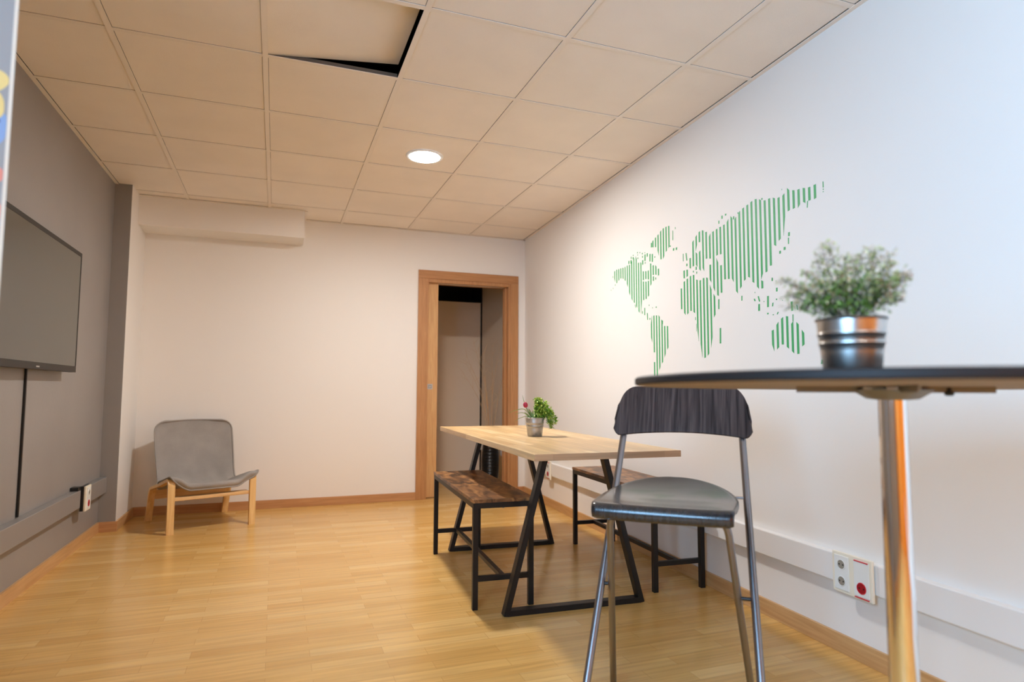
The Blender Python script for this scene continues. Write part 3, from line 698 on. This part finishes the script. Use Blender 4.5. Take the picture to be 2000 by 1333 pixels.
# left wall
AL = math.atan(.0069)
def left_frame(o): o.location = (xl(YB), YB, 0); o.rotation_euler = (0, 0, -AL); return o
def ll(y): return (y - YB) / math.cos(AL)
bm = B(); box(bm, 0, .045, ll(-4.4), ll(-1.345), .272, .380, bev=.004); box(bm, 0, .045, ll(-1.215), ll(-.728), .272, .380, bev=.004)
box(bm, 0, .040, ll(-1.345), ll(-1.215), .275, .377)
o = tag(obj('cable_trunking', bm, GPVC), 'grey painted cable trunking running low along the grey wall under the television', 'trunking'); left_frame(o)
t = thing('wall_socket', 'cream socket with red outlet on the grey painted trunking', 'socket', (xl(YB), YB, 0), -AL)
bm = B(); box(bm, .041, .058, ll(-1.342), ll(-1.218), .25, .40, bev=.002); obj('spacer_box', bm, BLKP, t)
socket_plate(t, ll(-1.335), ll(-1.222), .247, .398, .058, 1, [('panel', ll(-1.278), .3225, .08, .13), ('white', ll(-1.278), .357, .019, 0), ('red', ll(-1.278), .290, .021, 0)])
bm = B(); box(bm, .002, .045, ll(-1.40), ll(-1.335), .381, .402, bev=.003); obj('cable_plug', bm, BLKP, t)
# trunking on the hallway wall
bm = B(); box(bm, 2.945, 2.984, .3, 1.29, .30, .40, bev=.004); tag(obj('cable_trunking', bm, PVC), 'short white trunking on the hallway wall behind the vase', 'trunking')

# ---- striped world map decal on the right wall
MAP = json.loads('''[[[-2.716,1.692,1.733,-2.703,1.692,1.733],[-2.686,1.701,1.75,-2.673,1.703,1.763],[-2.655,1.706,1.766,-2.642,1.706,1.766],[-2.625,1.654,1.78,-2.612,1.644,1.786],[-2.594,1.587,1.68,-2.581,1.579,1.678],[-2.594,1.685,1.747,-2.581,1.691,1.741],[-2.564,1.57,1.678,-2.551,1.569,1.681],[-2.564,1.696,1.744,-2.551,1.695,1.746],[-2.533,1.568,1.684,-2.52,1.566,1.687],[-2.533,1.694,1.749,-2.52,1.693,1.752],[-2.503,1.562,1.807,-2.49,1.484,1.816],[-2.472,1.493,1.817,-2.459,1.504,1.818],[-2.442,1.528,1.846,-2.429,1.542,1.866],[-2.411,1.562,1.858,-2.398,1.571,1.851],[-2.381,1.582,1.851,-2.368,1.598,1.831],[-2.35,1.621,1.826,-2.337,1.641,1.826],[-2.32,1.682,1.827,-2.307,1.705,1.827],[-2.289,1.727,1.825,-2.276,1.736,1.823],[-2.259,1.746,1.824,-2.246,1.752,1.824],[-2.228,1.755,1.825,-2.215,1.757,1.826],[-2.198,1.751,1.826,-2.185,1.746,1.827],[-2.167,1.736,1.828,-2.154,1.734,1.828],[-2.137,1.745,1.824,-2.124,1.77,1.821],[-2.343,-2.33,1.834,-2.344,-2.331,1.854,1],[-2.372,-2.359,1.831,-2.372,-2.36,1.854,1],[-2.373,-2.364,1.861,-2.373,-2.364,1.876,1],[-2.4,-2.392,1.876,-2.4,-2.392,1.883,1],[-2.402,-2.389,1.854,-2.402,-2.389,1.868,1],[-2.459,-2.45,1.881,-2.459,-2.45,1.889,1],[-2.459,-2.453,1.866,-2.459,-2.453,1.873,1],[-2.463,-2.454,1.843,-2.463,-2.454,1.853,1],[-2.489,-2.481,1.875,-2.489,-2.482,1.882,1],[-2.521,-2.512,1.861,-2.521,-2.512,1.871,1],[-2.523,-2.514,1.838,-2.523,-2.514,1.851,1],[-2.526,-2.513,1.794,-2.527,-2.514,1.823,1],[-2.552,-2.544,1.862,-2.552,-2.544,1.867,1],[-2.556,-2.543,1.812,-2.557,-2.544,1.854,1],[-2.555,-2.546,1.795,-2.556,-2.547,1.805,1],[-2.584,-2.571,1.834,-2.585,-2.572,1.855,1],[-2.616,-2.604,1.797,-2.618,-2.605,1.844,1],[-2.105,-2.099,1.781,-2.106,-2.099,1.792,1],[-2.139,-2.133,1.719,-2.14,-2.133,1.73,1],[-2.107,-2.102,1.701,-2.107,-2.102,1.71,1],[-2.076,-2.071,1.694,-2.076,-2.071,1.702,1],[-2.512,-2.504,1.483,-2.512,-2.505,1.499,1],[-2.542,-2.533,1.47,-2.543,-2.534,1.516,1],[-2.577,-2.568,1.437,-2.574,-2.565,1.48,1],[-2.604,-2.596,1.434,-2.604,-2.596,1.446,1],[-2.596,-2.59,1.521,-2.597,-2.59,1.529,1],[-2.426,-2.42,1.531,-2.417,-2.411,1.552,1]],[[-2.838,1.843,1.965,-2.825,1.834,1.967],[-2.808,1.824,1.968,-2.795,1.817,1.968],[-2.777,1.797,1.967,-2.764,1.782,1.965],[-2.747,1.784,1.96,-2.734,1.786,1.953],[-2.716,1.814,1.944,-2.703,1.846,1.939],[-2.686,1.871,1.933,-2.673,1.873,1.929],[-2.655,1.876,1.922,-2.642,1.879,1.916],[-2.645,-2.632,1.789,-2.646,-2.633,1.838,1],[-2.673,-2.664,1.809,-2.673,-2.664,1.817,1],[-2.655,-2.642,1.669,-2.655,-2.643,1.697,1],[-2.68,-2.671,1.672,-2.681,-2.672,1.686,1],[-2.637,-2.624,1.881,-2.638,-2.625,1.909,1],[-2.877,-2.87,1.871,-2.878,-2.872,1.927,1],[-2.85,-2.84,1.838,-2.851,-2.84,1.845,1],[-2.886,-2.873,1.808,-2.887,-2.874,1.822,1],[-2.916,-2.903,1.806,-2.917,-2.904,1.82,1],[-2.904,-2.899,1.93,-2.904,-2.899,1.941,1],[-2.682,-2.672,1.499,-2.683,-2.672,1.507,1],[-2.636,-2.631,1.501,-2.636,-2.631,1.508,1],[-2.98,-2.974,1.727,-2.981,-2.975,1.769,1],[-3.018,-3.009,1.723,-3.011,-3.002,1.767,1],[-3.018,-3.007,1.692,-3.018,-3.008,1.706,1]],[[-2.808,1.25,1.375,-2.795,1.238,1.377],[-2.777,1.215,1.379,-2.764,1.194,1.38],[-2.747,1.169,1.413,-2.734,1.159,1.422],[-2.716,1.14,1.439,-2.703,1.12,1.451],[-2.686,1.086,1.452,-2.673,1.086,1.453],[-2.655,1.087,1.171,-2.642,1.087,1.171],[-2.655,1.23,1.455,-2.642,1.23,1.455],[-2.625,1.293,1.457,-2.612,1.322,1.405],[-2.751,-2.741,1.393,-2.752,-2.742,1.413,1]],[[-3.265,1.392,1.484,-3.252,1.378,1.501],[-3.235,1.277,1.526,-3.222,1.223,1.553],[-3.204,1.193,1.593,-3.191,1.182,1.597],[-3.174,1.175,1.598,-3.161,1.171,1.599],[-3.143,1.175,1.592,-3.13,1.25,1.591],[-3.113,1.264,1.597,-3.1,1.343,1.601],[-3.082,1.42,1.631,-3.069,1.428,1.631],[-3.052,1.436,1.631,-3.039,1.437,1.629],[-3.021,1.427,1.622,-3.008,1.421,1.618],[-2.991,1.42,1.612,-2.978,1.434,1.608],[-2.96,1.457,1.575,-2.947,1.457,1.575],[-3.078,-3.071,1.645,-3.078,-3.071,1.655,1],[-3.089,-3.085,1.381,-3.089,-3.085,1.398,1],[-3.094,-3.092,1.32,-3.095,-3.093,1.36,1]],[[-3.967,1.799,1.858,-3.954,1.797,1.857],[-3.936,1.799,1.856,-3.923,1.799,1.856],[-3.906,1.795,1.86,-3.893,1.803,1.864],[-3.875,1.799,1.866,-3.862,1.785,1.865],[-3.845,1.791,1.869,-3.832,1.789,1.873],[-3.814,1.79,1.879,-3.801,1.787,1.892],[-3.784,1.771,1.874,-3.771,1.685,1.866],[-3.753,1.677,1.866,-3.74,1.67,1.865],[-3.723,1.65,1.869,-3.71,1.657,1.876],[-3.692,1.568,1.879,-3.679,1.568,1.879],[-3.662,1.546,1.878,-3.649,1.542,1.88],[-3.631,1.473,1.505,-3.618,1.472,1.512],[-3.631,1.541,1.887,-3.618,1.516,1.896],[-3.601,1.474,1.902,-3.588,1.487,1.904],[-3.57,1.507,1.902,-3.557,1.514,1.898],[-3.54,1.537,1.893,-3.527,1.543,1.891],[-3.509,1.534,1.887,-3.496,1.529,1.884],[-3.479,1.505,1.879,-3.466,1.495,1.87],[-3.448,1.475,1.857,-3.435,1.488,1.847],[-3.418,1.536,1.858,-3.405,1.556,1.872],[-3.387,1.557,1.862,-3.374,1.558,1.847],[-3.357,1.56,1.842,-3.344,1.561,1.841],[-3.326,1.497,1.639,-3.313,1.497,1.639],[-3.326,1.696,1.838,-3.313,1.696,1.838],[-3.296,1.484,1.657,-3.283,1.49,1.683],[-3.296,1.698,1.835,-3.283,1.695,1.833],[-3.265,1.512,1.83,-3.252,1.534,1.828],[-3.235,1.564,1.658,-3.222,1.581,1.659],[-3.235,1.69,1.824,-3.222,1.692,1.809],[-3.204,1.697,1.841,-3.191,1.697,1.841],[-3.174,1.635,1.855,-3.161,1.655,1.859],[-3.143,1.641,1.754,-3.13,1.654,1.746],[-3.143,1.8,1.859,-3.13,1.8,1.855],[-3.113,1.67,1.741,-3.1,1.682,1.753],[-3.113,1.79,1.846,-3.1,1.757,1.836],[-3.082,1.681,1.824,-3.069,1.678,1.814],[-3.052,1.671,1.731,-3.039,1.676,1.73],[-3.021,1.635,1.671,-3.008,1.631,1.672],[-2.991,1.627,1.673,-2.978,1.629,1.671],[-3.298,-3.289,1.416,-3.3,-3.291,1.467,1],[-3.307,-3.295,1.239,-3.309,-3.298,1.318,1],[-3.107,-3.096,1.655,-3.107,-3.097,1.672,1],[-3.109,-3.102,1.633,-3.11,-3.102,1.644,1],[-3.313,-3.306,1.857,-3.314,-3.306,1.873,1],[-3.342,-3.332,1.876,-3.342,-3.332,1.892,1],[-3.372,-3.361,1.885,-3.372,-3.361,1.894,1],[-3.433,-3.424,1.849,-3.434,-3.425,1.864,1],[-3.642,-3.634,1.887,-3.642,-3.634,1.895,1],[-3.466,-3.459,1.869,-3.466,-3.46,1.875,1],[-3.918,-3.913,1.772,-3.921,-3.916,1.8,1],[-3.809,-3.799,1.676,-3.81,-3.8,1.693,1],[-3.803,-3.797,1.642,-3.804,-3.798,1.67,1],[-3.781,-3.769,1.621,-3.781,-3.77,1.634,1],[-3.751,-3.741,1.61,-3.752,-3.742,1.623,1],[-3.693,-3.687,1.497,-3.694,-3.688,1.511,1],[-4.008,-4.003,1.831,-4.007,-4.003,1.856,1],[-4.007,-4.003,1.821,-4.007,-4.003,1.826,1],[-4.007,-4.002,1.812,-4.007,-4.002,1.815,1],[-3.77,-3.767,1.893,-3.77,-3.768,1.899,1],[-3.48,-3.473,1.435,-3.481,-3.474,1.459,1],[-3.576,-3.568,1.42,-3.571,-3.563,1.432,1],[-3.607,-3.599,1.414,-3.599,-3.591,1.44,1],[-3.604,-3.592,1.371,-3.605,-3.594,1.403,1],[-3.664,-3.653,1.381,-3.666,-3.655,1.432,1],[-3.692,-3.685,1.381,-3.695,-3.689,1.397,1],[-3.695,-3.69,1.496,-3.696,-3.69,1.509,1],[-3.723,-3.714,1.444,-3.724,-3.715,1.461,1],[-3.719,-3.712,1.406,-3.719,-3.712,1.412,1],[-3.661,-3.652,1.348,-3.661,-3.652,1.355,1],[-3.695,-3.688,1.34,-3.695,-3.688,1.344,1],[-3.72,-3.714,1.341,-3.727,-3.72,1.351,1],[-3.815,-3.804,1.346,-3.814,-3.802,1.387,1],[-3.845,-3.839,1.346,-3.84,-3.835,1.369,1],[-3.815,-3.81,1.299,-3.816,-3.811,1.33,1],[-3.574,-3.571,1.458,-3.574,-3.571,1.464,1],[-3.717,-3.713,1.491,-3.717,-3.713,1.494,1],[-3.755,-3.751,1.398,-3.755,-3.751,1.401,1],[-3.635,-3.631,1.408,-3.635,-3.631,1.412,1],[-3.973,-3.961,1.11,-3.976,-3.965,1.128,1]],[[-3.875,1.196,1.244,-3.862,1.188,1.259],[-3.845,1.158,1.284,-3.832,1.157,1.295],[-3.814,1.161,1.3,-3.801,1.172,1.29],[-3.784,1.183,1.325,-3.771,1.192,1.327],[-3.753,1.204,1.325,-3.74,1.204,1.318],[-3.723,1.194,1.307,-3.71,1.184,1.294],[-3.692,1.178,1.275,-3.679,1.207,1.271]]]''')
def wp(y, z, d): return (-d, yl(y), z)
t = thing('wall_decal', 'green striped world map decal on the white right wall', 'wall decal', (xr(YB), YB, 0), -AR)
for k, nm in enumerate(('north_america', 'greenland', 'south_america', 'africa', 'eurasia', 'australia')):
    bm = B()
    for r in MAP[k]:
        if len(r) == 6: q = [(r[0], r[1]), (r[3], r[4]), (r[3], r[5]), (r[0], r[2])]
        else: q = [(r[0], r[2]), (r[1], r[2]), (r[4], r[5]), (r[3], r[5])]
        f0 = [bm.verts.new(wp(*p, .0002)) for p in q]; f1 = [bm.verts.new(wp(*p, .0009)) for p in q]
        bm.faces.new(f1)
        for i in range(4): bm.faces.new((f0[i], f0[(i + 1) % 4], f1[(i + 1) % 4], f1[i]))
    obj(nm, bm, GREEN, t)

# ---- roll-up banner at the left edge
a_ = Vector((.20, -4.49)); b_v = Vector((-.415, -4.70)); d_ = (b_v - a_); Lb = d_.length; ang = math.atan2(-d_.y, -d_.x)
t = thing('roll_up_banner', 'pale grey banner with yellow, blue and pink print in front of the television', 'banner', (b_v.x, b_v.y, 0), ang)
PALE = plain('banner_pale_grey', (.30, .305, .31), .5)
bm = B(); box(bm, .0, Lb, -.001, .001, .06, 2.03); obj('printed_sheet', bm, PALE, t)
bm = B(); box(bm, Lb - .006, Lb, -.0016, -.0011, .06, 2.03); obj('sheet_edge', bm, plain('banner_edge', (.72, .66, .56), .5), t)
bm = B(); box(bm, -.01, Lb + .005, -.05, .05, 0, .06, bev=.006); obj('base', bm, SILVER, t)
bm = B(); box(bm, 0, Lb, -.008, .008, 2.03, 2.05, bev=.002); obj('top_rail', bm, SILVER, t)
bm = B(); tube(bm, [(Lb / 2, .012, .05), (Lb / 2, .012, 1.0), (Lb / 2, .012, 2.03)], .008, 10); obj('pole', bm, SILVER, t)
def blob(name, m_, cx, cz, rx_, rz_, yo=-.0016, n=28, rot=0., inner=0.):
    bm = B(); c, s = math.cos(rot), math.sin(rot); o1, o2, i1, i2 = [], [], [], []
    for k in range(n):
        a = 2 * math.pi * k / n; wv = 1 + .08 * math.sin(3 * a + cx * 90)
        x, z = rx_ * math.cos(a) * wv, rz_ * math.sin(a) * wv
        X, Z = cx + x * c - z * s, cz + x * s + z * c
        X = min(X, Lb - .007)
        o1.append(bm.verts.new((X, yo, Z))); o2.append(bm.verts.new((X, -.001, Z)))
    for k in range(n): bm.faces.new((o1[k], o1[(k + 1) % n], o2[(k + 1) % n], o2[k]))
    bm.faces.new(o1[::-1]); bm.faces.new(o2)
    return obj(name, bm, m_, t)
YEL = plain('print_yellow', (.75, .58, .22), .5); YEL2 = plain('print_bright_yellow', (.80, .62, .10), .5)
BLU = plain('print_blue', (.22, .34, .58), .5); NAVY = plain('print_navy', (.02, .03, .10), .5); PNK = plain('print_pink', (.72, .26, .20), .5)
blob('printed_shape', BLU, .615, 1.492, .033, .036, -.0014); blob('printed_shape', YEL, .618, 1.582, .024, .024, rot=-.5)
blob('printed_shape', YEL, .622, 1.536, .017, .026, -.0018, rot=.25); blob('printed_shape', NAVY, .622, 1.512, .016, .006, -.0020, rot=-.9)
blob('printed_shape', PNK, .612, 1.404, .037, .017, rot=-.15); blob('printed_shape', PNK, .614, 1.333, .037, .019, rot=-.1)
blob('printed_shape', YEL2, .618, 1.255, .035, .050, -.0014); blob('printed_shape', PALE, .617, 1.256, .027, .028, -.0019)
